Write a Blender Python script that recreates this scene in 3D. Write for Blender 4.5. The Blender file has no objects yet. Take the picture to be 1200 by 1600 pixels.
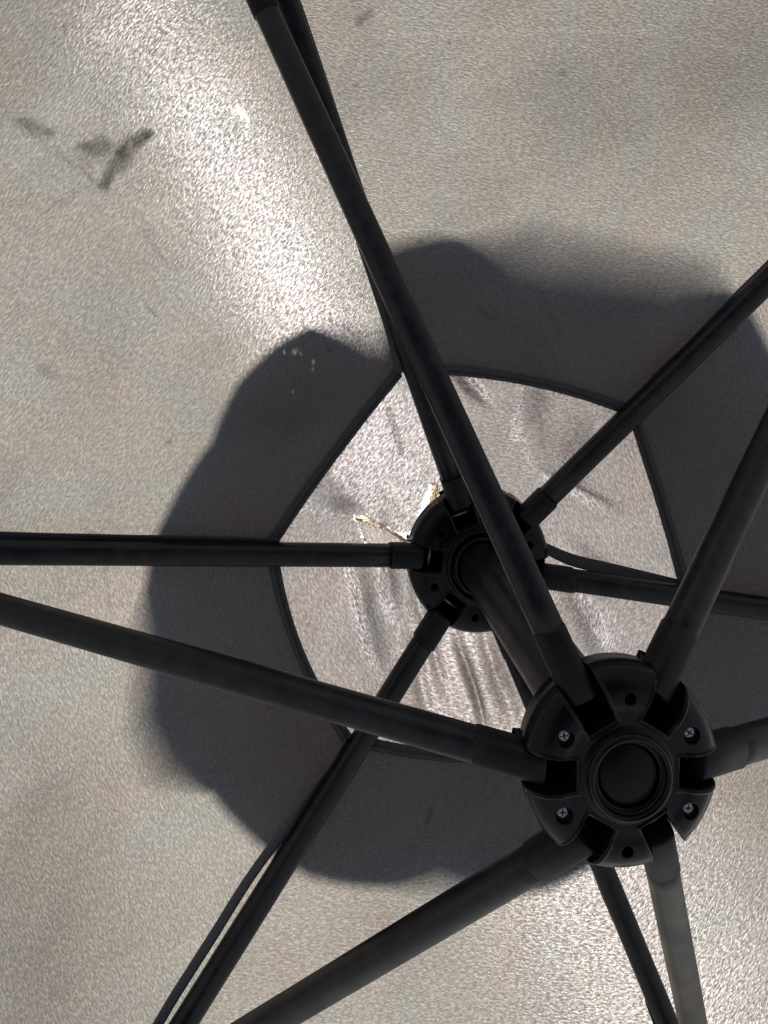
import bpy, math, random
import numpy as np
from mathutils import Vector, Matrix
random.seed(7); rng = np.random.default_rng(7)
sc = bpy.context.scene
PI = math.pi

# ------------------------------------------------------------------ camera
cam_d = bpy.data.cameras.new('camera'); cam = bpy.data.objects.new('camera', cam_d)
sc.collection.objects.link(cam); sc.camera = cam
right = Vector((-0.36699, 0.92735, -0.07313)).normalized()
down = Vector((-0.93008, -0.36717, 0.01153)).normalized()
fwd = Vector((-0.01616, 0.07225, 0.99726)).normalized()
M = Matrix((right, -down, -fwd)).transposed().to_4x4()
M.translation = Vector((0.47747, -0.11275, -0.83559))
cam.matrix_world = M
cam_d.sensor_fit = 'VERTICAL'; cam_d.sensor_height = 36; cam_d.sensor_width = 27
cam_d.lens = 1131.02 / 1600 * 36
cam_d.shift_x = (600 - 461.0) / 1600; cam_d.shift_y = (332.8 - 800) / 1600
cam_d.clip_start = 0.01; cam_d.clip_end = 500

# ------------------------------------------------------------------ sky and sun
SUN = Vector((-0.200, -0.015, 0.980)).normalized()
w = bpy.data.worlds.new("World"); sc.world = w; w.use_nodes = True
nt = w.node_tree; bg = nt.nodes['Background']
sky = nt.nodes.new('ShaderNodeTexSky'); sky.sky_type = 'NISHITA'; sky.sun_disc = False
sky.sun_elevation = math.asin(SUN.z); sky.sun_rotation = math.atan2(SUN.x, SUN.y)
nt.links.new(sky.outputs[0], bg.inputs[0]); bg.inputs[1].default_value = 0.06
sun_d = bpy.data.lights.new('sun', 'SUN'); sun_d.energy = 5.0; sun_d.angle = math.radians(2.0)
sun_d.color = (1.0, 0.95, 0.88)
sun = bpy.data.objects.new('sun', sun_d); sc.collection.objects.link(sun)
sun.rotation_euler = SUN.to_track_quat('Z', 'Y').to_euler(); sun.location = (0, 0, 5)
sc.view_settings.view_transform = 'Standard'; sc.view_settings.look = 'None'
sc.view_settings.gamma = 1; sc.view_settings.exposure = 2.35
sc.render.engine = 'CYCLES'
sc.cycles.max_bounces = 10; sc.cycles.diffuse_bounces = 5; sc.cycles.transmission_bounces = 6
sc.cycles.sample_clamp_indirect = 6

# ------------------------------------------------------------------ helpers
def link(name, me, mat=None, parent=None):
    o = bpy.data.objects.new(name, me); sc.collection.objects.link(o)
    if mat: me.materials.append(mat)
    if parent is not None: o.parent = parent
    return o
def mesh_np(name, V, Fq, mat=None, parent=None, smooth=True, uv=None, attrs=None, tri=False):
    me = bpy.data.meshes.new(name)
    V = np.asarray(V, np.float32); Fq = np.asarray(Fq, np.int32); n = Fq.shape[1]
    me.vertices.add(len(V)); me.vertices.foreach_set('co', V.ravel())
    me.loops.add(Fq.size); me.loops.foreach_set('vertex_index', Fq.ravel())
    me.polygons.add(len(Fq)); me.polygons.foreach_set('loop_start', np.arange(len(Fq), dtype=np.int32) * n)
    try: me.polygons.foreach_set('loop_total', np.full(len(Fq), n, np.int32))
    except Exception: pass
    me.update(calc_edges=True); me.validate()
    if smooth: me.polygons.foreach_set('use_smooth', np.ones(len(me.polygons), bool))
    if uv is not None:
        l = me.uv_layers.new(name='cloth'); idx = np.zeros(len(me.loops), np.int32)
        me.loops.foreach_get('vertex_index', idx)
        l.data.foreach_set('uv', np.asarray(uv, np.float32)[idx].ravel())
    for k, a in (attrs or {}).items():
        at = me.attributes.new(k, 'FLOAT', 'POINT'); at.data.foreach_set('value', np.asarray(a, np.float32))
    return link(name, me, mat, parent)
def grid_faces(nu, nv, closed=False):
    i = np.arange(nu if closed else nu - 1); j = np.arange(nv - 1)
    I, J = np.meshgrid(i, j, indexing='ij'); I2 = (I + 1) % nu
    return np.stack([I * nv + J, I2 * nv + J, I2 * nv + J + 1, I * nv + J + 1], -1).reshape(-1, 4)
def vnoise(x, y, seed=0):
    """smooth 2-D value noise, about -1..1"""
    xi = np.floor(x).astype(np.int64); yi = np.floor(y).astype(np.int64)
    fx = x - xi; fy = y - yi; fx = fx * fx * (3 - 2 * fx); fy = fy * fy * (3 - 2 * fy)
    def h(a, b):
        n = (a * 374761393 + b * 668265263 + seed * 1442695041) & 0xffffffff
        n = ((n ^ (n >> 13)) * 1274126177) & 0xffffffff
        n = n ^ (n >> 16)
        return (n & 0xffff) / 32767.5 - 1
    return ((h(xi, yi) * (1 - fx) + h(xi + 1, yi) * fx) * (1 - fy) + (h(xi, yi + 1) * (1 - fx) + h(xi + 1, yi + 1) * fx) * fy)
def fbm(x, y, seed=0, o=4):
    s = 0; a = 1; t = 0
    for i in range(o):
        s = s + a * vnoise(x * 2 ** i, y * 2 ** i, seed + i * 17); t += a; a *= .5
    return s / t
def sstep(a, b, x):
    t = np.clip((x - a) / (b - a), 0, 1); return t * t * (3 - 2 * t)
def segd(x, y, ax, ay, bx, by):
    dx, dy = bx - ax, by - ay; t = np.clip(((x - ax) * dx + (y - ay) * dy) / (dx * dx + dy * dy), 0, 1)
    return np.hypot(x - ax - t * dx, y - ay - t * dy), t
def tube(name, pts, rx, ry, mat, parent, up=(0, 0, 1), n=28, p=2.0, caps=True, closed_prof=None):
    """tube with super-elliptic section (rx sideways, ry along up) through pts; rx/ry may be lists"""
    pts = [Vector(q) for q in pts]; V = []; up = Vector(up)
    rxs = rx if isinstance(rx, (list, tuple)) else [rx] * len(pts)
    rys = ry if isinstance(ry, (list, tuple)) else [ry] * len(pts)
    for i, q in enumerate(pts):
        d = (pts[min(i + 1, len(pts) - 1)] - pts[max(i - 1, 0)]).normalized()
        s = d.cross(up).normalized(); u = s.cross(d).normalized()
        for k in range(n):
            a = 2 * PI * k / n; c, sn = math.cos(a), math.sin(a)
            V.append(q + s * (rxs[i] * math.copysign(abs(c) ** (2 / p), c)) + u * (rys[i] * math.copysign(abs(sn) ** (2 / p), sn)))
    m = len(pts); F = []
    for i in range(m - 1):
        for k in range(n): F.append((i * n + k, i * n + (k + 1) % n, (i + 1) * n + (k + 1) % n, (i + 1) * n + k))
    if caps: F.append(tuple(range(n))[::-1]); F.append(tuple((m - 1) * n + k for k in range(n)))
    me = bpy.data.meshes.new(name); me.from_pydata([tuple(v) for v in V], [], F); me.update()
    me.polygons.foreach_set('use_smooth', [len(f) == 4 for f in F])
    return link(name, me, mat, parent)
def lathe(name, prof, mat, parent, n=96, center=(0, 0, 0), flip=False):
    V = []; m = len(prof)
    for k in range(n):
        a = 2 * PI * k / n
        for r, z in prof: V.append((center[0] + r * math.cos(a), center[1] + r * math.sin(a), center[2] + z))
    F = grid_faces(n, m, True)
    return mesh_np(name, V, F if not flip else F[:, ::-1], mat, parent)

# ------------------------------------------------------------------ materials
def new_mat(name):
    m = bpy.data.materials.new(name); m.use_nodes = True; m.node_tree.nodes.clear()
    return m, m.node_tree
def N(nt, t, **kw):
    n = nt.nodes.new(t)
    for k, v in kw.items():
        if k.startswith('in_'): n.inputs[k[3:].replace('_', ' ')].default_value = v
        else: setattr(n, k, v)
    return n
def math_n(nt, op, a, b=None, c=None):
    n = nt.nodes.new('ShaderNodeMath'); n.operation = op
    for i, v in enumerate((a, b, c)):
        if v is None: continue
        if isinstance(v, (int, float)): n.inputs[i].default_value = v
        else: nt.links.new(v, n.inputs[i])
    return n.outputs[0]
FACET_SHIFT = 0.0; FACET_SPREAD = .02
def fabric(name, trans=(0.0600, 0.0555, 0.0470), refr=0.00014, refl=(0.056, 0.059, 0.072), bump=1.0, scale=460., rough=.18, ior=2.2, irid=.15, soft_rim=False):
    m, nt = new_mat(name); L = nt.links.new
    uv = N(nt, 'ShaderNodeUVMap'); uv.uv_map = 'cloth'
    mp = N(nt, 'ShaderNodeMapping'); L(uv.outputs[0], mp.inputs[0]); mp.inputs['Scale'].default_value = (0.46, 1, 1)
    # crinkled coating: ridges drawn out across the panel
    n1 = N(nt, 'ShaderNodeTexNoise'); n1.inputs['Scale'].default_value = scale; n1.inputs['Detail'].default_value = 2.5
    n1.inputs['Roughness'].default_value = .6; n1.inputs['Distortion'].default_value = .6; L(mp.outputs[0], n1.inputs[0])
    mp2 = N(nt, 'ShaderNodeMapping'); L(uv.outputs[0], mp2.inputs[0]); mp2.inputs['Scale'].default_value = (0.6, 1, 1)
    v1 = N(nt, 'ShaderNodeTexNoise'); v1.inputs['Scale'].default_value = scale * .5; v1.inputs['Detail'].default_value = 1
    v1.noise_type = 'RIDGED_MULTIFRACTAL' if hasattr(v1, 'noise_type') else None
    L(mp2.outputs[0], v1.inputs[0])
    h = math_n(nt, 'MULTIPLY_ADD', v1.outputs[0], 0.30, n1.outputs[0])
    bp = N(nt, 'ShaderNodeBump'); bp.inputs['Strength'].default_value = bump; bp.inputs['Distance'].default_value = 0.0050
    L(h, bp.inputs['Height'])
    # broad uneven coating
    n2 = N(nt, 'ShaderNodeTexNoise'); n2.inputs['Scale'].default_value = 9; n2.inputs['Detail'].default_value = 4
    L(uv.outputs[0], n2.inputs[0])
    var = math_n(nt, 'MULTIPLY_ADD', n2.outputs[0], .3, .85)
    n4 = N(nt, 'ShaderNodeTexNoise'); n4.inputs['Scale'].default_value = 700; n4.inputs['Detail'].default_value = 2
    L(mp.outputs[0], n4.inputs[0])
    var = math_n(nt, 'MULTIPLY', var, math_n(nt, 'MULTIPLY_ADD', n4.outputs[0], .5, .75))
    cr = N(nt, 'ShaderNodeMapRange'); cr.inputs['From Min'].default_value = .36; cr.inputs['From Max'].default_value = .70
    cr.inputs['To Min'].default_value = .80; cr.inputs['To Max'].default_value = 1.40; cr.interpolation_type = 'SMOOTHSTEP'; L(n1.outputs[0], cr.inputs[0])
    var = math_n(nt, 'MULTIPLY', var, cr.outputs[0])
    at = N(nt, 'ShaderNodeAttribute'); at.attribute_name = 'wear_shade'
    var = math_n(nt, 'MULTIPLY', var, at.outputs['Fac'])
    # faint pearly tint of the coating
    n3 = N(nt, 'ShaderNodeTexNoise'); n3.inputs['Scale'].default_value = 260; n3.inputs['Detail'].default_value = 1
    L(mp2.outputs[0], n3.inputs[0])
    hs = N(nt, 'ShaderNodeCombineColor'); hs.mode = 'HSV'
    L(math_n(nt, 'MULTIPLY_ADD', n3.outputs[0], 2.2, -.4), hs.inputs[0]); hs.inputs[1].default_value = irid; hs.inputs[2].default_value = 1
    tc = N(nt, 'ShaderNodeMix', data_type='RGBA', blend_type='MULTIPLY'); tc.inputs['Factor'].default_value = .16
    tc.inputs['A'].default_value = (*trans, 1); L(hs.outputs[0], tc.inputs['B'])
    mul = N(nt, 'ShaderNodeMix', data_type='RGBA', blend_type='MULTIPLY'); mul.inputs['Factor'].default_value = 1
    L(tc.outputs['Result'], mul.inputs['A']); cc = N(nt, 'ShaderNodeCombineXYZ')
    for i in range(3): L(var, cc.inputs[i])
    L(cc.outputs[0], mul.inputs['B'])
    # slow drift of tint in the coating, drawn out along the panels
    mp6 = N(nt, 'ShaderNodeMapping'); L(uv.outputs[0], mp6.inputs[0]); mp6.inputs['Scale'].default_value = (1, .35, 1)
    n6 = N(nt, 'ShaderNodeTexNoise'); n6.inputs['Scale'].default_value = 14; n6.inputs['Detail'].default_value = 2; L(mp6.outputs[0], n6.inputs[0])
    r6 = N(nt, 'ShaderNodeValToRGB'); r6.color_ramp.elements[0].position = .38; r6.color_ramp.elements[0].color = (.955, .99, 1.0, 1)
    r6.color_ramp.elements[1].position = .62; r6.color_ramp.elements[1].color = (1.0, .955, .94, 1); L(n6.outputs[0], r6.inputs[0])
    m6 = N(nt, 'ShaderNodeMix', data_type='RGBA', blend_type='MULTIPLY'); m6.inputs['Factor'].default_value = 1
    L(mul.outputs['Result'], m6.inputs['A']); L(r6.outputs[0], m6.inputs['B']); mul = m6
    tr = N(nt, 'ShaderNodeBsdfTranslucent'); L(mul.outputs['Result'], tr.inputs['Color']); L(bp.outputs[0], tr.inputs['Normal'])
    rc = N(nt, 'ShaderNodeMix', data_type='RGBA', blend_type='MULTIPLY'); rc.inputs['Factor'].default_value = 1
    L(hs.outputs[0], rc.inputs['A']); c2 = N(nt, 'ShaderNodeCombineXYZ')
    g5 = N(nt, 'ShaderNodeMapRange'); g5.inputs['From Min'].default_value = .38; g5.inputs['From Max'].default_value = .68; g5.inputs['To Min'].default_value = .05; g5.inputs['To Max'].default_value = 2.3; L(n1.outputs[0], g5.inputs[0])
    rv = math_n(nt, 'MULTIPLY', math_n(nt, 'MULTIPLY', math_n(nt, 'MINIMUM', at.outputs['Fac'], 1.0), refr), g5.outputs[0])
    for i in range(3): L(rv, c2.inputs[i])
    L(c2.outputs[0], rc.inputs['B']); 
    # tiny coating facets whose normals are aimed to shape the sun's streak along one line
    ob = N(nt, 'ShaderNodeTexCoord'); mp3 = N(nt, 'ShaderNodeMapping'); L(ob.outputs['Object'], mp3.inputs[0]); mp3.inputs['Scale'].default_value = (1, .55, .55)
    vo = N(nt, 'ShaderNodeTexVoronoi'); vo.inputs['Scale'].default_value = 2600; L(mp3.outputs[0], vo.inputs['Vector'])
    sp = N(nt, 'ShaderNodeSeparateColor'); L(vo.outputs['Color'], sp.inputs[0])
    K = 5; acc = None
    for q in range(K):      # K families of facets, each with its own spread of lean
        tt = math_n(nt, 'MULTIPLY_ADD', sp.outputs[q % 3], 1 / K, q / K)
        fx = math_n(nt, 'MULTIPLY_ADD', math_n(nt, 'POWER', tt, .8), -.95, .69)
        fy = math_n(nt, 'ADD', math_n(nt, 'MULTIPLY_ADD', fx, -.055, .070 + FACET_SHIFT), math_n(nt, 'MULTIPLY', math_n(nt, 'MULTIPLY', fx, fx), -.035))
        cv = N(nt, 'ShaderNodeCombineXYZ'); L(fx, cv.inputs[0]); L(fy, cv.inputs[1]); cv.inputs[2].default_value = -1
        src = cv.outputs[0]
        if soft_rim:        # slack cloth: the facets tip with its folds
            ge = N(nt, 'ShaderNodeNewGeometry'); gs = N(nt, 'ShaderNodeVectorMath', operation='MULTIPLY'); L(ge.outputs['Normal'], gs.inputs[0]); gs.inputs[1].default_value = (.22, .22, 0)
            ga = N(nt, 'ShaderNodeVectorMath', operation='ADD'); L(src, ga.inputs[0]); L(gs.outputs[0], ga.inputs[1]); src = ga.outputs[0]
        vn = N(nt, 'ShaderNodeVectorMath', operation='NORMALIZE'); L(src, vn.inputs[0])
        b5 = N(nt, 'ShaderNodeBump'); b5.inputs['Strength'].default_value = .3; b5.inputs['Distance'].default_value = .0008; L(h, b5.inputs['Height']); L(vn.outputs[0], b5.inputs['Normal'])
        rf = N(nt, 'ShaderNodeBsdfRefraction'); rf.inputs['IOR'].default_value = ior; rf.inputs['Roughness'].default_value = rough
        L(rc.outputs['Result'], rf.inputs['Color']); L(b5.outputs[0], rf.inputs['Normal'])
        if acc is None: acc = rf
        else:
            ad = N(nt, 'ShaderNodeAddShader'); L(acc.outputs[0], ad.inputs[0]); L(rf.outputs[0], ad.inputs[1]); acc = ad
    df = N(nt, 'ShaderNodeBsdfDiffuse'); L(bp.outputs[0], df.inputs['Normal'])
    dc = N(nt, 'ShaderNodeMix', data_type='RGBA', blend_type='MULTIPLY'); dc.inputs['Factor'].default_value = .8
    dc.inputs['A'].default_value = (*refl, 1); c3 = N(nt, 'ShaderNodeCombineXYZ')
    wv = math_n(nt, 'MINIMUM', at.outputs['Fac'], 1.3)
    for i in range(3): L(wv, c3.inputs[i])
    L(c3.outputs[0], dc.inputs['B']); L(dc.outputs['Result'], df.inputs['Color'])
    a1 = N(nt, 'ShaderNodeAddShader'); L(tr.outputs[0], a1.inputs[0]); L(acc.outputs[0], a1.inputs[1])
    a2 = N(nt, 'ShaderNodeAddShader'); L(a1.outputs[0], a2.inputs[0]); L(df.outputs[0], a2.inputs[1])
    if soft_rim:        # rim fades to transparent, added to soften the cap's shadow edge
        ao = N(nt, 'ShaderNodeAttribute'); ao.attribute_name = 'rim_fade'; tp = N(nt, 'ShaderNodeBsdfTransparent'); mx = N(nt, 'ShaderNodeMixShader')
        L(ao.outputs['Fac'], mx.inputs[0]); L(a2.outputs[0], mx.inputs[1]); L(tp.outputs[0], mx.inputs[2]); a2 = mx
    out = N(nt, 'ShaderNodeOutputMaterial'); L(a2.outputs[0], out.inputs[0])
    return m
def dark(name, col=(.02, .02, .022), rough=.4, spec=.5, bump=.0, scale=200, metallic=0, dust=.0, weave=False):
    m, nt = new_mat(name); L = nt.links.new
    b = N(nt, 'ShaderNodeBsdfPrincipled'); b.inputs['Base Color'].default_value = (*col, 1)
    b.inputs['Roughness'].default_value = rough; b.inputs['Metallic'].default_value = metallic
    b.inputs['Specular IOR Level'].default_value = spec
    tcn = N(nt, 'ShaderNodeTexCoord')
    n1 = N(nt, 'ShaderNodeTexNoise'); n1.inputs['Scale'].default_value = 35; n1.inputs['Detail'].default_value = 6
    L(tcn.outputs['Object'], n1.inputs[0])
    L(math_n(nt, 'MULTIPLY_ADD', n1.outputs[0], .35, rough - .17), b.inputs['Roughness'])
    if dust:
        mx = N(nt, 'ShaderNodeMix', data_type='RGBA'); mx.inputs['A'].default_value = (*col, 1)
        mx.inputs['B'].default_value = (col[0] * 2.2 + dust, col[1] * 2.2 + dust, col[2] * 2.1 + dust * .9, 1)
        n2 = N(nt, 'ShaderNodeTexNoise'); n2.inputs['Scale'].default_value = 60; n2.inputs['Detail'].default_value = 8; n2.inputs['Roughness'].default_value = .7
        L(tcn.outputs['Object'], n2.inputs[0])
        cr = N(nt, 'ShaderNodeValToRGB'); cr.color_ramp.elements[0].position = .42; cr.color_ramp.elements[1].position = .75
        L(n2.outputs[0], cr.inputs[0]); L(cr.outputs[0], mx.inputs['Factor']); L(mx.outputs['Result'], b.inputs['Base Color'])
    if bump:
        if weave:
            wv = N(nt, 'ShaderNodeTexWave'); wv.inputs['Scale'].default_value = scale; wv.inputs['Distortion'].default_value = 1.5
            wv.bands_direction = 'DIAGONAL'; src = wv
        else:
            wv = N(nt, 'ShaderNodeTexNoise'); wv.inputs['Scale'].default_value = scale; wv.inputs['Detail'].default_value = 3; src = wv
        L(tcn.outputs['Object'], src.inputs[0])
        bp = N(nt, 'ShaderNodeBump'); bp.inputs['Strength'].default_value = bump; bp.inputs['Distance'].default_value = .0006
        L(src.outputs[0], bp.inputs['Height']); L(bp.outputs[0], b.inputs['Normal'])
    out = N(nt, 'ShaderNodeOutputMaterial'); L(b.outputs[0], out.inputs[0])
    return m
M_CANOPY = fabric('coated_canopy_cloth')
M_CAP = fabric('coated_vent_cloth', trans=(.0555, .0495, .0450), scale=430., refr=.00010, rough=.25, soft_rim=True)
M_HEM = fabric('hem_cloth', trans=(.03, .028, .026), refr=.0, refl=(.060, .061, .066), bump=.5)
M_TAPE = dark('webbing_tape', (.045, .046, .05), .8, .2, .8, 260, weave=True)
M_TAPE2 = dark('grey_binding_tape', (.085, .086, .092), .85, .15, .9, 260, weave=True)
M_THREAD = dark('dark_thread', (.035, .033, .033), .8, .2)
M_BAR = dark('powder_coated_bar', (.0056, .0058, .0069), .33, .20, .2, 900, dust=.004)
M_BLACK = dark('black_plastic', (.0020, .0020, .0026), .26, .13, .15, 700)
M_SLEEVE = dark('black_nylon_sleeve', (.0034, .0034, .0042), .48, .15, .15, 700, dust=.002)
M_STEEL = dark('zinc_steel', (.30, .30, .31), .45, .5, .5, 900, metallic=1)
M_HOLE = dark('hollow_inside', (.0012, .0012, .0014), .40, .10)
mW, ntw = new_mat('frayed_white_cloth')
_d = N(ntw, 'ShaderNodeBsdfDiffuse'); _d.inputs[0].default_value = (.80, .76, .66, 1)
_t = N(ntw, 'ShaderNodeBsdfTranslucent'); _t.inputs[0].default_value = (.75, .70, .60, 1)
_m = N(ntw, 'ShaderNodeMixShader'); _m.inputs[0].default_value = .55
ntw.links.new(_d.outputs[0], _m.inputs[1]); ntw.links.new(_t.outputs[0], _m.inputs[2])
_o = N(ntw, 'ShaderNodeOutputMaterial'); ntw.links.new(_m.outputs[0], _o.inputs[0])
M_FRAY = mW

# ------------------------------------------------------------------ ground far below (unseen, it sends daylight up)
mg, ntg = new_mat('patio_paving')
gb = N(ntg, 'ShaderNodeBsdfPrincipled'); gb.inputs['Roughness'].default_value = .9
gn = N(ntg, 'ShaderNodeTexNoise'); gn.inputs['Scale'].default_value = 3; gn.inputs['Detail'].default_value = 8
gr = N(ntg, 'ShaderNodeValToRGB'); gr.color_ramp.elements[0].color = (.036, .038, .045, 1); gr.color_ramp.elements[1].color = (.058, .060, .069, 1)
gt = N(ntg, 'ShaderNodeTexCoord'); ntg.links.new(gt.outputs['Object'], gn.inputs[0]); ntg.links.new(gn.outputs[0], gr.inputs[0])
ntg.links.new(gr.outputs[0], gb.inputs['Base Color']); go = N(ntg, 'ShaderNodeOutputMaterial'); ntg.links.new(gb.outputs[0], go.inputs[0])
gm = bpy.data.meshes.new('ground'); gm.from_pydata([(-60, -60, -2.45), (60, -60, -2.45), (60, 60, -2.45), (-60, 60, -2.45)], [], [(0, 1, 2, 3)])
ground = link('ground', gm, mg); ground['kind'] = 'structure'

# ------------------------------------------------------------------ the umbrella
U = bpy.data.objects.new('patio_umbrella', None); sc.collection.objects.link(U)
U['label'] = 'open patio umbrella of stained taupe cloth over black ribs, torn beside its hub'
U['category'] = 'umbrella'

RIB = [((0.0549, 0.0033, 0.0050), (1.2997, 0.0257, -0.1775)), ((0.0197, 0.0513, 0.0035), (0.5825, 1.1622, -0.2153)),
       ((-0.0330, 0.0440, 0.0056), (-0.6226, 1.1412, -0.1692)), ((-0.0549, -0.0035, 0.0049), (-1.3000, -0.0027, -0.1825)),
       ((-0.0259, -0.0485, 0.0055), (-0.6600, -1.1200, -0.1684)), ((0.0293, -0.0465, 0.0040), (0.6211, -1.1420, -0.2027))]
STRUT = [((0.0612, -0.0098, -0.3084), (0.7398, -0.0174, -0.1152)), ((0.0403, 0.0472, -0.3083), (0.2627, 0.5466, -0.1136)),
         ((-0.0247, 0.0569, -0.3087), (-0.2960, 0.5290, -0.0919)), ((-0.0617, 0.0063, -0.3084), (-0.6063, -0.0055, -0.0982)),
         ((-0.0388, -0.0484, -0.3089), (-0.3012, -0.5261, -0.0914)), ((0.0243, -0.0571, -0.3084), (0.2732, -0.5412, -0.1078))]
AZ = [math.radians(a) for a in (1.09, 64.03, 119.77, 180.41, 239.81, 298.78)]
MS = [.147, .176, .140, .150, .140, .166]
CORN = [(-1.2, .2480), (65.4, .2453), (119.0, .2393), (180.5, .2250), (242.3, .2406), (301.0, .2458)]   # vent corners
CORN = [(math.radians(a), r) for a, r in CORN]
Z0 = .0262
def seam(k, r):
    """centre line of the seam over rib k: starts at the vent corner and settles on the rib's line"""
    a = AZ[k % 6]; c, rc = CORN[k % 6]
    d = (c - a + PI) % (2 * PI) - PI
    ang = a + d * np.exp(-(np.asarray(r) - rc) / .10)
    return np.stack([r * np.cos(ang), r * np.sin(ang), Z0 - MS[k % 6] * np.asarray(r)], -1)
BULGE = [.014, .002, .020, .012, .016, .004]       # how far each vent hem bows outward
def panel_xyz(k, f, g):
    """f across 0..1, g = radius beyond the vent along the seams"""
    A = seam(k, CORN[k][1] + g); B = seam(k + 1, CORN[(k + 1) % 6][1] + g)
    P = A * (1 - f)[..., None] + B * f[..., None]
    mid = (AZ[k] + AZ[(k + 1) % 6] + (2 * PI if k == 5 else 0)) / 2
    b = BULGE[k] * 4 * f * (1 - f) * np.exp(-g / .12)
    P[..., 0] += b * math.cos(mid); P[..., 1] += b * math.sin(mid)
    x, y = P[..., 0], P[..., 1]
    r = np.hypot(x, y); e = 4 * f * (1 - f)
    P[..., 2] += -.006 * e * sstep(0, .5, g) + e * .0022 * fbm(x * 9, y * 9, 3) + .0010 * e * fbm(x * 30, y * 30, 5)
    # pull folds fanning from the seams
    for (ax, ay, bx, by, wd, hgt) in FOLDS:
        d, t = segd(x, y, ax, ay, bx, by)
        P[..., 2] += hgt * np.exp(-(d / wd) ** 2) * np.sin(PI * np.clip(t, .02, .98)) ** .5
    return P
FOLDS = [(-.125, -.235, -.02, -.300, .010, .004), (.640, -.266, .36, -.15, .004, .0010), (.60, -.24, .46, -.20, .003, -.0012),
         (.57, -.25, .60, -.17, .006, .0016), (.30, .10, .26, .14, .004, .0012), (.42, .16, .29, .12, .012, .002),
         (.35, .02, .60, .15, .02, .002), (-.20, -.25, -.45, -.20, .03, .003), (-.35, -.30, -.30, -.55, .03, .003),
         (-.02, -.35, -.06, -.60, .03, -.003), (.16, -.40, .20, -.60, .03, .002), (.16, .30, .05, .24, .01, .003)]
def wear_field(P, k):
    x, y = P[..., 0], P[..., 1]
    w = np.ones_like(x)
    wx = x + .006 * fbm(x * 60, y * 60, 11); wy = y + .006 * fbm(x * 60, y * 60, 12)
    def blot(cx, cy, rx, ry, ang, dep, soft=.5):
        nonlocal w
        c, s = math.cos(ang), math.sin(ang); u = (wx - cx) * c + (wy - cy) * s; v = -(wx - cx) * s + (wy - cy) * c
        q = np.sqrt((u / rx) ** 2 + (v / ry) ** 2); w = w * (1 - dep * (1 - sstep(1 - soft, 1 + soft, q)))
    def line(ax, ay, bx, by, wd, dep):
        nonlocal w
        d, t = segd(wx * .3 + x * .7, wy * .3 + y * .7, ax, ay, bx, by)
        w = w * (1 - dep * np.exp(-(d / wd) ** 2) * (.6 + .4 * fbm(x * 120, y * 120, 9)))
    # droppings and their smears
    def smear(pts, wd, dep):      # a chain of (x, y, relative width)
        nonlocal w
        m = np.zeros_like(x)
        for (ax, ay, wa), (bx, by, wb) in zip(pts[:-1], pts[1:]):
            d, t = segd(wx, wy, ax, ay, bx, by); ww = wd * (wa * (1 - t) + wb * t)
            m = np.maximum(m, (1 - sstep(.35, 1.25, d / ww)) * np.where(ww > 0, 1, 0))
        w = w * (1 - dep * m * (.75 + .35 * fbm(x * 90, y * 90, 19)))
    smear([(.607, -.235, .5), (.601, -.224, 1.), (.6015, -.212, .8)], .0105, .85)
    smear([(.598, -.238, .7), (.590, -.236, .4)], .010, .25)
    smear([(.566, -.229, .6), (.574, -.217, .8), (.586, -.199, 1.1), (.593, -.184, 1.0), (.5985, -.168, .45)], .0125, .88)
    smear([(.5589, -.2907, .3), (.566, -.2645, .5), (.5665, -.2305, .8)], .010, .20)
    smear([(.6498, -.2829, .4), (.641, -.273, .8), (.630, -.255, .5)], .0085, .62)
    line(.6498, -.2829, .571, -.236, .0022, .42); line(.560, -.225, .50, -.205, .0045, .16); line(.507, -.212, .4533, -.1971, .0022, .30)
    line(.575, -.165, .560, -.152, .006, .18)
    smear([(.632, .083, .8), (.6336, .0946, .7)], .0085, .5); blot(.625, .085, .03, .02, 0, .10, .9)
    smear([(.4129, -.3587, .8), (.4017, -.35, .8)], .007, .28); line(.4313, -.2379, .4191, -.2337, .0016, .7)
    line(.1992, -.3823, .1385, -.3951, .0022, .2); line(.291, .172, .225, .1785, .003, .25)
    line(.60, .12, .5096, .3568, .0022, -.16); line(.5096, .3568, .4335, .4782, .0022, -.16)
    smear([(-.2234, -.1579, .7), (-.2333, -.1665, .8)], .0036, .7)
    line(.285, .10, .262, .118, .0022, .35); line(.30, .16, .29, .165, .002, .3)
    blot(-.3106, .0281, .004, .0025, 1.2, .7); blot(.22, -.38, .004, .02, 1, .12); blot(-.31, -.09, .03, .05, .4, .15)
    blot(-.33, -.02, .05, .02, 1.4, .18)
    for q in range(26):     # small pinheads of dirt and of worn coating
        r2 = np.random.default_rng(q + 100); cx, cy = r2.uniform(-.6, .8), r2.uniform(-.6, .5); s = r2.uniform(.0015, .0032)
        w = w * (1 - .5 * np.exp(-((x - cx) ** 2 + (y - cy) ** 2) / s ** 2))
    w = w * (1 - .11 * sstep(-.05, .55, fbm(x * 2.6 + 3, y * 2.6, 61)) - .10 * sstep(.0, .5, fbm(x * 11, y * 4, 63)))
    for (ax, ay, bx, by) in ((.02, -.50, -.10, -.66), (.08, -.52, -.02, -.70), (.16, -.52, .06, -.72), (.25, -.50, .18, -.74), (-.05, -.48, -.16, -.60), (.33, -.42, .22, -.52)):
        line(ax, ay, bx, by, .007, .08)
    w = w * (.96, .92, .90, .98, 1.03, 1.02)[k]
    blot(-.13, -.62, .16, .12, .3, .34, .8); blot(.47, .42, .12, .16, .2, .15, .9); blot(.30, -.50, .10, .06, 0, .10, .9)
    # radial grime near the seams
    w = w * (1 - .06 * sstep(.1, .6, fbm(x * 7, y * 7, 21)))
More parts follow.
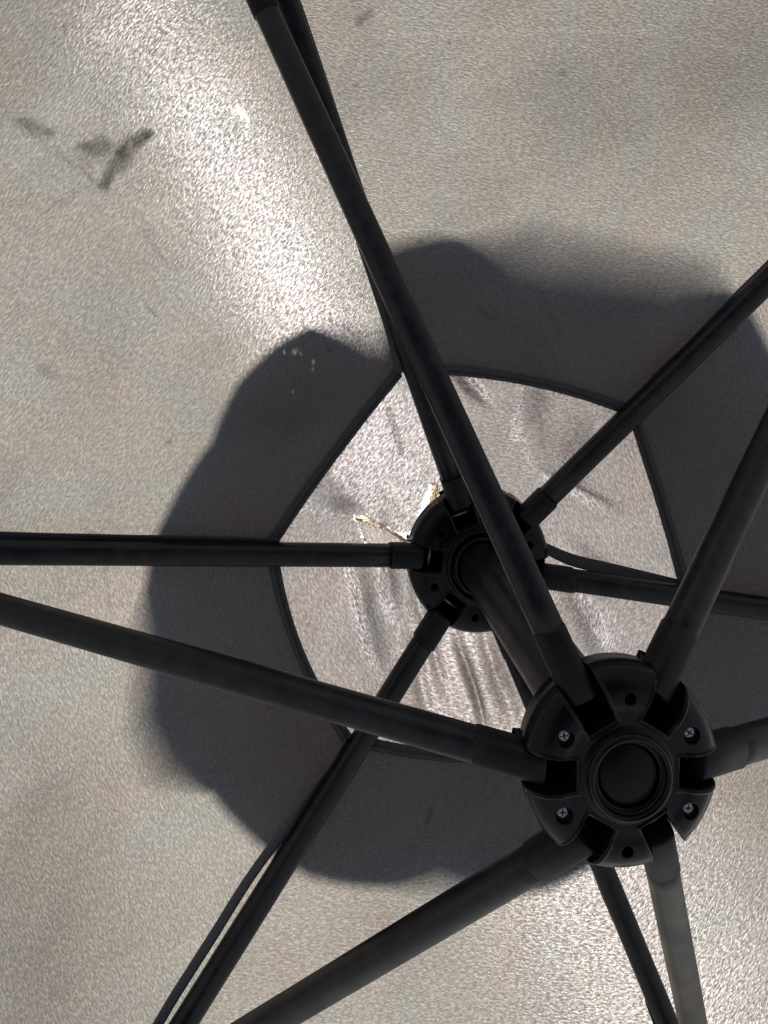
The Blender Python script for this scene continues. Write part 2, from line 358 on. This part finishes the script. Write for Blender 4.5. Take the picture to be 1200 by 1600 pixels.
    d = np.hypot((x - .585) * 1.0, y + .0718); u = (x - .585) * .92 + (y + .0718) * -.38; v = (x - .585) * .38 + (y + .0718) * .92
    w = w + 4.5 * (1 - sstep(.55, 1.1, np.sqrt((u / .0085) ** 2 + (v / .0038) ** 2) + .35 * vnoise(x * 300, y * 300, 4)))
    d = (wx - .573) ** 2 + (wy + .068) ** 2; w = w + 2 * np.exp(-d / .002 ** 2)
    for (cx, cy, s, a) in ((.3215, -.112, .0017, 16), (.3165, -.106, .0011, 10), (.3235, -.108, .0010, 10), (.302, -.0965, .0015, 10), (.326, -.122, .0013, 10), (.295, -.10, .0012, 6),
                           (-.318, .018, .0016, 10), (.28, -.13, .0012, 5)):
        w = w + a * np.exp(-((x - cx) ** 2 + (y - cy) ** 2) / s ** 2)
    return w
NF = 190
g_s = np.concatenate([np.arange(0, .03, .0016), np.arange(.03, .62, .0031), np.linspace(.62, 1.16, 40)[1:]])
for k in range(6):
    f, g = np.meshgrid(np.linspace(0, 1, NF), g_s, indexing='ij')
    P = panel_xyz(k, f, g)
    rr = g + CORN[k][1]
    uv = np.stack([(f - .5) * (rr) * 1.02, rr + k * 3.7], -1)
    pan = mesh_np('canopy_panel', P.reshape(-1, 3), grid_faces(NF, len(g_s)), M_CANOPY, U, uv=uv.reshape(-1, 2),
                  attrs={'wear_shade': wear_field(P, k).ravel()})
    # folded hem along the vent
    nf = 150; f1 = np.linspace(.012, .988, nf); cols = []
    prof = [(-.0015, -.0015), (-.0022, -.0045), (.001, -.0060), (.006, -.0050), (.0118, -.0042), (.0130, -.0012)]
    for gg, dz in prof:
        q = panel_xyz(k, f1, np.full(nf, max(gg, 0.)))
        if gg < 0: q[:, :2] *= (1 + gg / np.hypot(q[:, 0], q[:, 1]))[:, None]
        q[:, 2] += dz + .0006 * vnoise(f1 * 60, f1 * 0 + gg * 100, k); cols.append(q)
    H = np.stack(cols, 1)
    uvh = np.stack([np.repeat(f1[:, None] * .25, len(prof), 1), np.tile(np.arange(len(prof)) * .004, (nf, 1))], -1)
    mesh_np('hem_band', H.reshape(-1, 3), grid_faces(nf, len(prof)), M_HEM, pan, uv=uvh.reshape(-1, 2), attrs={'wear_shade': np.ones(nf * len(prof))})
    # zigzag overlock stitching and frayed ends along the hem edge
    V = []; F = []
    def stitch(a, b, wd):
        a = np.array(a); b = np.array(b); d = b - a; d /= np.linalg.norm(d) + 1e-9
        s = np.cross(d, [0, 0, 1.]); s /= np.linalg.norm(s) + 1e-9; s *= wd; u = np.array([0, 0, wd])
        i = len(V); V.extend([a + s, a - s, a - u * 1.3, b + s, b - s, b - u * 1.3])
        F.extend([(i, i + 2, i + 5, i + 3), (i + 2, i + 1, i + 4, i + 5)])
    rs = random.Random(k)
    ns = 95; e = np.linspace(.015, .985, ns)
    inner = panel_xyz(k, e, np.full(ns, .0008)); outer = panel_xyz(k, e, np.full(ns, .0065)); st2 = panel_xyz(k, e, np.full(ns, .0105))
    inner[:, 2] -= .0062; outer[:, 2] -= .0062; st2[:, 2] -= .0052
    for i in range(ns - 1):
        stitch(inner[i], outer[i], .00045); stitch(outer[i], inner[i + 1], .00045)
        stitch(st2[i], st2[i] * .25 + st2[i + 1] * .75, .0005)
        if rs.random() < .75:
            q = inner[i].copy(); r_ = math.hypot(q[0], q[1]); L_ = rs.uniform(.002, .006)
            q2 = q.copy(); q2[:2] *= 1 - L_ / r_; q2 += np.array([rs.uniform(-.002, .002), rs.uniform(-.002, .002), rs.uniform(-.001, .002)])
            stitch(q, q2, .00022)
    so = mesh_np('hem_stitching', V, F, M_THREAD, pan, smooth=False); so['kind'] = 'stuff'
    # seam tape running under the seam
def strip(name, pts, width, mat, parent, tilt=None, thick=.0012, norm=(0, 0, 1)):
    """ribbon with thickness through pts; tilt in radians about its run"""
    pts = [Vector(p) for p in pts]
    # resample smoothly (Catmull-Rom)
    Q = []; T = []
    tl = tilt if isinstance(tilt, (list, tuple)) else [tilt or 0] * len(pts)
    for i in range(len(pts) - 1):
        p0 = pts[max(i - 1, 0)]; p1 = pts[i]; p2 = pts[i + 1]; p3 = pts[min(i + 2, len(pts) - 1)]
        for j in range(12):
            t = j / 12
            Q.append(.5 * ((2 * p1) + (-p0 + p2) * t + (2 * p0 - 5 * p1 + 4 * p2 - p3) * t * t + (-p0 + 3 * p1 - 3 * p2 + p3) * t ** 3)); T.append(tl[i] * (1 - t) + tl[i + 1] * t)
    Q.append(pts[-1]); T.append(tl[-1]); V = []
    for i, q in enumerate(Q):
        d = (Q[min(i + 1, len(Q) - 1)] - Q[max(i - 1, 0)]).normalized()
        s = d.cross(Vector(norm)).normalized(); u = s.cross(d).normalized()
        s2 = s * math.cos(T[i]) + u * math.sin(T[i]); u2 = -s * math.sin(T[i]) + u * math.cos(T[i])
        for a in (-.5, -.25, 0, .25, .5): V.append(q + s2 * (a * width) + u2 * (thick / 2 + .0003 * math.cos(a * 9)))
        for a in (.5, .25, 0, -.25, -.5): V.append(q + s2 * (a * width) - u2 * (thick / 2))
    n = 10; F = []
    for i in range(len(Q) - 1):
        for k in range(n): F.append((i * n + k, i * n + (k + 1) % n, (i + 1) * n + (k + 1) % n, (i + 1) * n + k))
    return mesh_np(name, [tuple(v) for v in V], F, mat, parent)
panels = [o for o in U.children]
# edge tapes as they hang beside the ribs (offset sideways from the rib by different amounts)
strip('seam_tape', [(.128, -.206, -.022), (.168, -.278, -.034), (.208, -.350, -.048), (.268, -.463, -.068), (.40, -.70, -.105), (.60, -1.07, -.165)], .012, M_TAPE, panels[4], tilt=[.4, .5, .7, .3, .2, 0])
strip('seam_tape', [(-.1131, -.2167, -.013), (-.130, -.2421, -.018), (-.1482, -.2813, -.025), (-.1662, -.3119, -.030), (-0.1739, -0.3343, -0.0328), (-0.1933, -0.3731, -0.0392), (-0.2209, -0.4188, -0.0465), (-0.2386, -0.4490, -0.0514), (-0.2568, -0.4797, -0.0563), (-0.2730, -0.5050, -0.0604), (-0.2891, -0.5328, -0.0649), (-.44, -.79, -.10), (-.60, -1.05, -.140)], .0105, M_TAPE2, panels[4], tilt=[.8, .6, .4, .2] + [0] * 9)
strip('seam_tape', [(.25, -.003, -.020), (.30, .004, -.030), (.458, .010, -.052), (.546, .013, -.064), (.672, .016, -.084), (.95, .02, -.125), (1.25, .022, -.17)], .026, M_TAPE, panels[0], tilt=[.2, .2, .1, .1, 0, 0, 0])
strip('seam_tape', [(.131, .262, -.030), (.156, .313, -.042), (.192, .380, -.055), (.222, .440, -.066), (.40, .80, -.125), (.55, 1.10, -.18)], .014, M_TAPE, panels[1], tilt=[.9, .9, .7, .5, .3, 0])
strip('seam_tape', [(-.24, -.006, -.018), (-.357, -.012, -.036), (-.413, -.011, -.045), (-.475, -.010, -.054), (-.519, -.013, -.061), (-.80, -.012, -.10), (-1.2, -.01, -.160)], .012, M_TAPE, panels[3], tilt=[.8, .9, .8, .8, .7, .4, 0])
strip('seam_tape', [(-.115, .212, -.016), (-.160, .283, -.028), (-.190, .33, -.040), (-.30, .55, -.07), (-.58, 1.06, -.135)], .012, M_TAPE, panels[2], tilt=.3)

# ---- vent cap: an upper cloth resting on the canopy round the vent
EDGE = [(3.6, .394), (13, .390), (22.7, .376), (32, .370), (45.4, .384), (56.9, .418), (64, .428), (73, .412), (89.5, .430), (105, .430), (119.8, .425), (130, .405), (140, .385), (153.8, .350),
        (171.1, .345), (183.5, .356), (191.9, .359), (212.3, .345), (221.4, .361), (234.5, .383), (240.6, .387), (247.9, .385), (256.6, .383), (264.5, .414), (272.1, .415), (279.4, .398),
        (294.4, .384), (300.6, .380), (305.1, .372), (318.9, .353), (329.8, .364), (339, .361), (345.4, .353), (348.8, .330), (353, .300), (356, .285), (359.4, .300)]
ea = np.radians([e[0] for e in EDGE]); er = np.array([e[1] for e in EDGE])
def edge_r(a): return np.interp(a % (2 * PI), np.concatenate([ea[-1:] - 2 * PI, ea, ea[:1] + 2 * PI]), np.concatenate([er[-1:], er, er[:1]]))
def can_z(x, y):
    a = np.arctan2(y, x) % (2 * PI); z = np.full(np.shape(x), -9.)
    for k in range(6):
        a0, a1 = AZ[k], AZ[(k + 1) % 6] + (2 * PI if k == 5 else 0)
        aa = np.where((k == 5) & (a < AZ[0]), a + 2 * PI, a)
        D = math.cos(a0) * math.sin(a1) - math.cos(a1) * math.sin(a0)
        s = (x * math.sin(a1) - y * math.cos(a1)) / D; t = (y * math.cos(a0) - x * math.sin(a0)) / D
        z = np.where((aa >= a0 - 1e-6) & (aa <= a1 + 1e-6), Z0 - MS[k] * s - MS[(k + 1) % 6] * t, z)
    return z
def lift(a):   # where the cap's edge stands off the canopy
    dg = np.degrees(a) % 360
    return np.interp(dg, [0, 3, 13, 24, 45, 56, 64, 75, 110, 140, 180, 195, 205, 218, 226, 240, 256, 263, 272, 282, 293, 300, 310, 325, 346, 351, 357, 360],
        [.03, .010, .012, .060, .075, .050, .022, .03, .03, .03, .010, .016, .050, .050, .018, .008, .012, .045, .030, .036, .018, .008, .028, .010, .010, .045, .050, .03])
CAPF = [  # folds of the slack cap cloth: x0,y0,x1,y1,width,height
    (.245, .050, .165, .080, .0075, -.009), (.19, .15, .06, .11, .014, .007), (.12, .19, .03, .14, .018, -.008), (.06, .115, -.02, .18, .006, .008), (.03, .19, .10, .23, .02, .006),
    (.085, -.09, -.03, -.115, .009, -.010), (.06, -.135, -.08, -.155, .011, -.008), (.02, -.075, -.14, -.095, .007, .008), (-.08, -.055, -.19, -.065, .006, -.009),
    (-.09, -.02, -.20, -.03, .010, .009), (-.05, -.10, -.18, -.13, .009, .006), (.13, -.15, .10, -.10, .010, -.004),
    (-.03, .11, -.13, .16, .012, .006), (-.07, .09, -.17, .10, .012, -.006), (.17, -.13, .09, -.11, .02, .006), (-.10, .01, -.20, .0, .008, -.007), (.10, .10, .16, .14, .012, .006)]
def fade_amt(th):  # strength of the added rim fade that softens the cap's shadow
    dg = np.degrees(th) % 360
    return np.interp(dg, [0, 16, 27, 55, 62, 195, 203, 212, 220, 258, 264, 286, 292, 346, 352, 357, 360], [.3, 0, 1, .9, 0, 0, .25, .4, 0, 0, .4, .3, 0, 0, .9, .8, .3])
NR = 150; SGN = 1
def cap_xyz(th, q):
    R = edge_r(th) + .005 + .035 * fade_amt(th); r = .052 + (R - .052) * q
    x = r * np.cos(th); y = r * np.sin(th)
    xe = R * np.cos(th); ye = R * np.sin(th)
    ze = can_z(xe, ye) + lift(th)
    z = .048 + (ze - lift(th) + .008 - .048) * np.clip(q, 0, 1) ** .9 + (lift(th) - .008) * q ** 5
    z = z + .006 * np.sin(PI * q)
    amp = np.sin(PI * np.clip(q, 0, 1)) ** .7
    z = z + amp * (.0035 * fbm(x * 14, y * 14, 31) + .0012 * fbm(x * 50, y * 50, 33))
    pl = np.sin(th * 9 + 2.2 * vnoise(th * 3.2, r * 9, 12)) * (.5 + .5 * vnoise(th * 2.5, r * 0 + 1.5, 8)) + .5 * np.sin(th * 17 + 3 * vnoise(th * 2, r * 14, 5)) * np.exp(-r / .12)
    z = z + amp * .0042 * pl * np.exp(-((r - .13) / .075) ** 2)
    for (ax, ay, bx, by, wd, hg) in CAPF:
        d, t = segd(x + .003 * fbm(x * 18, y * 18, 41), y + .004 * fbm(x * 25, y * 25, 42), ax, ay, bx, by)
        z = z + amp * 2.2 * hg * np.exp(-(d / wd) ** 2) * np.sin(PI * np.clip(t, .03, .97)) ** .6
    z = np.maximum(z, can_z(x, y) + .004)
    sx = (.02 * (1 - q))   # shadow of the outline falls slightly down-sun, so the cloth itself sits up-sun
    off = lift(th) * q ** 5
    return np.stack([x - off * .20, y + off * .0, z], -1)
for k in range(6):
    a0, a1 = AZ[k], AZ[(k + 1) % 6] + (2 * PI if k == 5 else 0)
    nt_ = 170
    th, q = np.meshgrid(np.linspace(a0, a1, nt_), np.linspace(0, 1, NR), indexing='ij')
    P = cap_xyz(th, q); x, y = P[..., 0], P[..., 1]
    wear_shade = 1 - .12 * sstep(.1, .6, fbm(x * 12, y * 12, 55))
    am = (a0 + a1) / 2
    u = -(x * math.sin(am) - y * math.cos(am)); v = x * math.cos(am) + y * math.sin(am)
    for (ax, ay, bx, by, wd, hg) in CAPF:      # fold shading painted into the cloth's tone
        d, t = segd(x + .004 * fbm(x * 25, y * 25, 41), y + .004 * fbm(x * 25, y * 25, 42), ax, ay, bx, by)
        wear_shade = wear_shade * (1 - (.34 if hg < 0 else .12) * np.exp(-(d / (wd * 1.2)) ** 2) * np.sin(PI * np.clip(t, .03, .97)) ** .6)
    bl = fade_amt(th)
    fade = np.clip((q - (.965 - .21 * bl)) / (.035 + .21 * bl), 0, 1) ** (1.0 + .3 * bl) * (.92 + .08 * bl) * (1 + .10 * fbm(x * 40, y * 40, 91))
    fade = np.clip(fade * (1 - .25 * bl * (1 - sstep(.9, 1, q))), 0, .97)
    # slightly paler soft patch in the cap cloth beside the crown
    wear_shade = wear_shade + .12 * np.exp(-(((x - .165) / .05) ** 2 + ((y + .065) / .05) ** 2))
    d, t = segd(x, y, .205, -.033, .150, -.037); wear_shade = wear_shade * (1 - .45 * (1 - sstep(.0035, .0055, d)))       # strip of dark tape on top
    P_ = P.reshape(-1, 3); F = grid_faces(nt_, NR)
    # a ragged tear beside the crown
    c = P_[F].mean(1); X_ = c[:, 0] + .0095; Y_ = c[:, 1] - .001; nz = .0022 * vnoise(c[:, 0] * 260, c[:, 1] * 260, 71)
    d2, t2 = segd(X_, Y_, .050, -.064, .103, -.015)
    poly = [(.108, -.117), (.052, -.066), (.046, -.080), (.074, -.116)]; ins = np.ones(len(X_), bool)
    for i_ in range(4):
        (ax, ay), (bx, by) = poly[i_], poly[(i_ + 1) % 4]
        ins &= ((bx - ax) * (Y_ - ay) - (by - ay) * (X_ - ax)) / math.hypot(bx - ax, by - ay) * SGN > -.0025 + nz
    tear = ins | (d2 + nz < .0034) | (np.hypot(X_ - .054, Y_ + .066) + nz < .0062)
    mesh_np('vent_cap_panel', P_, F[~tear], M_CAP, U, uv=np.stack([u, v + k * 2.3], -1).reshape(-1, 2), attrs={'wear_shade': wear_shade.ravel(), 'rim_fade': fade.ravel()})
strip('strap', [(-.022, .080, .020), (-.045, .105, .010), (-.075, .150, .002), (-.113, .208, -.010)], .014, M_TAPE, U, tilt=[.9, .5, .3, .2])

# ---- ribs and struts
def bar(name, A, B, rx, ry, mat, p=2.6, ts=None, taper=None):
    A = Vector(A); B = Vector(B); n = 14
    pts = [A.lerp(B, i / n) for i in range(n + 1)]
    return tube(name, pts, rx, ry, mat, U, p=p)
def sleeve(parent, A, B, rx, ry, p=3.0, end='far'):
    A = Vector(A); B = Vector(B); L_ = (B - A).length; e = .0022 / L_
    ts = [0, e, .5, 1 - e, 1]; sc_ = [.90, 1, 1, 1, .93]
    return tube('end_sleeve', [A.lerp(B, t) for t in ts], [rx * s * .93 for s in sc_], [ry * s * .93 for s in sc_], M_SLEEVE, parent, p=p)
for k, (A, B) in enumerate(RIB):
    A = Vector(A); B = Vector(B); d = (B - A).normalized()
    b = bar('rib', A + d * .02, B + d * .08, .0125, .0095, M_BAR)
    s = sleeve(b, A + d * .019, A + d * .058, .0145, .0125)
for k, (A, B) in enumerate(STRUT):
    A = Vector(A); B = Vector(B); d = (B - A).normalized(); L_ = (B - A).length
    b = bar('strut', A + d * .02, B - d * .02, .0122, .0105, M_BAR)
    sleeve(b, A - d * .006, A + d * .046, .0136, .0120)
    s = sleeve(b, B - d * .088, B + d * .012, .0145, .013)
    # short bracket that joins the strut's end to its rib
    RA, RB = Vector(RIB[k][0]), Vector(RIB[k][1]); t = (B - RA).dot(RB - RA) / (RB - RA).length_squared; RP = RA.lerp(RB, t)
    tube('rib_bracket', [B + Vector((0, 0, -.004)), B.lerp(RP, .5), RP + Vector((0, 0, .004))], .010, .012, M_SLEEVE, b, up=tuple(d), p=3)

# ---- hubs
def hub(name, zf, ro, depth, r_in, ring_out, slot_w, slot_r, twist, screw_r, wells, mat, azs):
    """face-down hub: polar height field with six slots, dome rim and collar ring"""
    nth, nr_ = ((1500, 190) if name == 'runner_hub' else (960, 110)); rs_ = np.unique(np.concatenate([np.linspace(r_in, ro * .985, nr_), np.linspace(ro * .985, ro, 8)]))
    th = np.arange(nth) / nth * 2 * PI
    T, Rr = np.meshgrid(th, rs_, indexing='ij'); X = Rr * np.cos(T); Y = Rr * np.sin(T)
    u = np.clip((Rr - ro * .70) / (ro * .30), 0, 1)
    h = depth * (1 - np.sqrt(np.clip(1 - u ** 2.2, 0, 1)))          # dome
    # shallow dish between ring and dome
    h += .0012 * sstep(ring_out + .001, ring_out + .004, Rr) * (1 - sstep(ro * .60, ro * .70, Rr))
    # collar ring standing proud
    ringc = (r_in + ring_out) / 2; rw = (ring_out - r_in) / 2
    q = np.clip(1 - ((Rr - (ring_out - .0028)) / .0030) ** 2, 0, 1); h -= .0042 * np.sqrt(q)
    q = np.clip(1 - ((Rr - (r_in + .0012)) / .0016) ** 2, 0, 1); h -= .0015 * np.sqrt(q)
    h += .0013 * sstep(ring_out - .0045, ring_out - .0055, Rr) * (Rr < ring_out)
    smin = np.full(X.shape, 9.)
    for a in azs:
        lx = X * math.cos(a) + Y * math.sin(a); ly = -X * math.sin(a) + Y * math.cos(a)
        hw = slot_w * (1.0 + .25 * np.clip((lx - slot_r) / (ro - slot_r), 0, 1))
        sd = np.maximum(np.abs(ly) - hw, slot_r - lx); smin = np.minimum(smin, np.where(lx > 0, sd, 9))
    lip = np.exp(-((smin - .0011) / .0009) ** 2) * .0009
    h -= lip
    h = h + (depth + .022) * (1 - sstep(-.0024, -.0002, smin))
    for (a, rr_, kind) in wells:
        dx = X - screw_r * math.cos(a); dy = Y - screw_r * math.sin(a); dd = np.hypot(dx, dy)
        if kind: h += .0040 * (1 - sstep(.0052, .0066, dd))
        else: h += .012 * (1 - sstep(.0036, .0046, dd))
    h = np.minimum(h, depth + .020)
    P = np.stack([X, Y, zf + h], -1)
    # outer wall going up from the rim
    wall = []
    edge = P[:, -1]
    for j, (sr, dz) in enumerate(((1.0, .003), (.985, .006), (.95, .016), (.80, .024), (.3, .026))):
        e = edge.copy(); e[:, 0] *= sr; e[:, 1] *= sr; e[:, 2] = np.maximum(edge[:, 2] + .0005, zf + depth + dz); wall.append(e[:, None])
    P = np.concatenate([P] + wall, 1)
    return mesh_np(name, P.reshape(-1, 3), grid_faces(nth, P.shape[1], True), mat, U)
TW = math.radians(-7)
HZ = -.325
lob = [math.radians(30 + 60 * k) + TW for k in range(6)]
runner = hub('runner_hub', HZ, .0747, .015, .0235, .0318, .0114, .0385, TW, .0549,
             [(lob[0], 0, 0), (lob[1], 0, 1), (lob[2], 0, 1), (lob[3], 0, 0), (lob[4], 0, 1), (lob[5], 0, 1)], M_BLACK,
             [math.radians(60 * k) + TW for k in range(6)])
def screw(a):
    cx, cy = .0549 * math.cos(a), .0549 * math.sin(a); z = HZ + .0032
    n = 40; V = []; rs_ = [0, .0008, .0016, .0024, .0033, .0040, .0043, .0043]; zs = [0, 0, 0, 0, .0002, .0007, .0013, .004]
    rot = random.uniform(0, PI)
    for k in range(n * 2):
        t = PI * k / n
        for r, dz in zip(rs_, zs):
            x, y = r * math.cos(t), r * math.sin(t)
            xr, yr = x * math.cos(rot) + y * math.sin(rot), -x * math.sin(rot) + y * math.cos(rot)
            cross = (min(abs(xr), abs(yr)) < .00062) and max(abs(xr), abs(yr)) < .0026
            V.append((cx + x, cy + y, z + dz + (.0018 if cross else 0)))
    return mesh_np('screw', V, grid_faces(2 * n, len(rs_), True), M_STEEL, runner)
for i in (1, 2, 4, 5): screw(lob[i])
for k in range(6):
    a = math.radians(60 * k) + TW; c = Vector((.056 * math.cos(a), .056 * math.sin(a), HZ + .0185)); s = Vector((-math.sin(a), math.cos(a), 0))
    tube('pivot_pin', [c - s * .0135, c + s * .0135], .0016, .0016, M_STEEL, runner, n=12)
crown = hub('crown_hub', -.004, .0845, .016, .030, .043, .0125, .047, 0, .061,
            [(math.radians(30 + 60 * k), 0, 0) for k in range(6)], M_BLACK, AZ)
for k in range(6):
    a = AZ[k]; c = Vector((.060 * math.cos(a), .060 * math.sin(a), .010)); s = Vector((-math.sin(a), math.cos(a), 0))
    tube('pivot_pin', [c - s * .014, c + s * .014], .0016, .0016, M_STEEL, crown, n=12)
lathe('crown_cap', [(.001, .034), (.05, .034), (.080, .030), (.0845, .024), (.083, .014)], M_BLACK, crown, 96)

# ---- pole
pole = lathe('pole', [(.0285, -.006), (.0285, -.30), (.0285, HZ + .012), (.0262, HZ + .0115)], M_BAR, U, 128)
lathe('pole_collar', [(.0300, .004), (.0345, .002), (.0352, -.004), (.0345, -.009), (.0312, -.0105), (.0300, -.008), (.0300, .0)], M_BLACK, pole, 96)
lathe('end_plug', [(.0001, HZ - .0026), (.012, HZ - .0018), (.0195, HZ - .0002), (.0224, HZ + .0012), (.0232, HZ + .0060), (.0232, HZ + .0120)], M_HOLE, pole, 96)

# ---- torn strap by the crown
def fray(name, pts, width, tilt, seed, nthr=90):
    pts = [(a - .0070, b + .001, c + .015 * (1 - .85 * min(1, max(0, (math.hypot(a, b) - .085) / .07))) - .010 * max(0, min(1, (math.hypot(a, b) - .11) / .04))) for a, b, c in pts]
    o = strip(name, pts, width, M_FRAY, U, tilt=tilt, thick=.0008)
    r = random.Random(seed); V = []; F = []
    P_ = [Vector(p) for p in pts]
    for i in range(nthr):
        j = r.randrange(len(P_) - 1); t = r.random(); a = P_[j].lerp(P_[j + 1], t) + Vector([r.uniform(-.003, .003) for _ in range(3)])
        d = (P_[j + 1] - P_[j]).normalized() * r.uniform(.004, .018) * r.choice((-1, 1)); b = a + d * .5 + Vector([r.uniform(-.004, .004) for _ in range(3)]); c = b + d * .5 + Vector([r.uniform(-.006, .006) for _ in range(3)])
        wv = Vector((r.uniform(-1, 1), r.uniform(-1, 1), 0)).normalized() * .0004
        n0 = len(V); V.extend([a - wv, a + wv, b + wv, b - wv, c + wv * .5, c - wv * .5]); F.extend([(n0, n0 + 1, n0 + 2, n0 + 3), (n0 + 3, n0 + 2, n0 + 4, n0 + 5)])
    th = mesh_np('loose_thread', [tuple(v) for v in V], F, M_FRAY, o, smooth=False); th['kind'] = 'stuff'
    return o
fray('torn_strap', [(.110, -.118, .026), (.090, -.098, .022), (.070, -.083, .018), (.053, -.071, .014), (.050, -.064, .014)], .0050, [.2, .5, .9, .3, .1], 3, 110)
fray('torn_strap', [(.050, -.064, .014), (.058, -.052, .013), (.074, -.037, .012), (.088, -.024, .013), (.1045, -.0135, .016)], .0085, [.3, .9, .4, .8, .2], 5, 130)
# loose flap of cap cloth folded down beside the tear
fl, gl = np.meshgrid(np.linspace(0, 1, 30), np.linspace(0, 1, 30), indexing='ij')
A_ = np.array([.110, -.118, .027]); B_ = np.array([.052, -.068, .017]); C_ = np.array([.073, -.118, .025]); D_ = np.array([.048, -.080, .018])
Pf = (A_ * (1 - fl)[..., None] + B_ * fl[..., None]) * (1 - gl)[..., None] + (C_ * (1 - fl)[..., None] + D_ * fl[..., None]) * gl[..., None]
Pf += np.array([-.0070, .001, 0]); Pf[..., 2] += .012 * (1 - .9 * np.clip((np.hypot(Pf[..., 0], Pf[..., 1]) - .08) / .07, 0, 1)); ed = np.minimum(np.minimum(fl, 1 - fl), np.minimum(gl, 1 - gl)); Pf[..., 2] -= .010 * np.clip((np.hypot(Pf[..., 0], Pf[..., 1]) - .11) / .04, 0, 1); Pf[..., :2] += (.0014 * (1 - sstep(0, .2, ed)) * vnoise(fl * 40 + 3, gl * 40, 6))[..., None]
Pf[..., 2] -= .004 * sstep(.5, 1, gl) * np.sin(PI * fl); Pf[..., 2] += .002 * fbm(Pf[..., 0] * 60, Pf[..., 1] * 60, 77)
mesh_np('torn_flap', Pf.reshape(-1, 3), grid_faces(30, 30), M_CAP, U, uv=Pf[..., :2].reshape(-1, 2), attrs={'wear_shade': np.full(900, 1.5)})
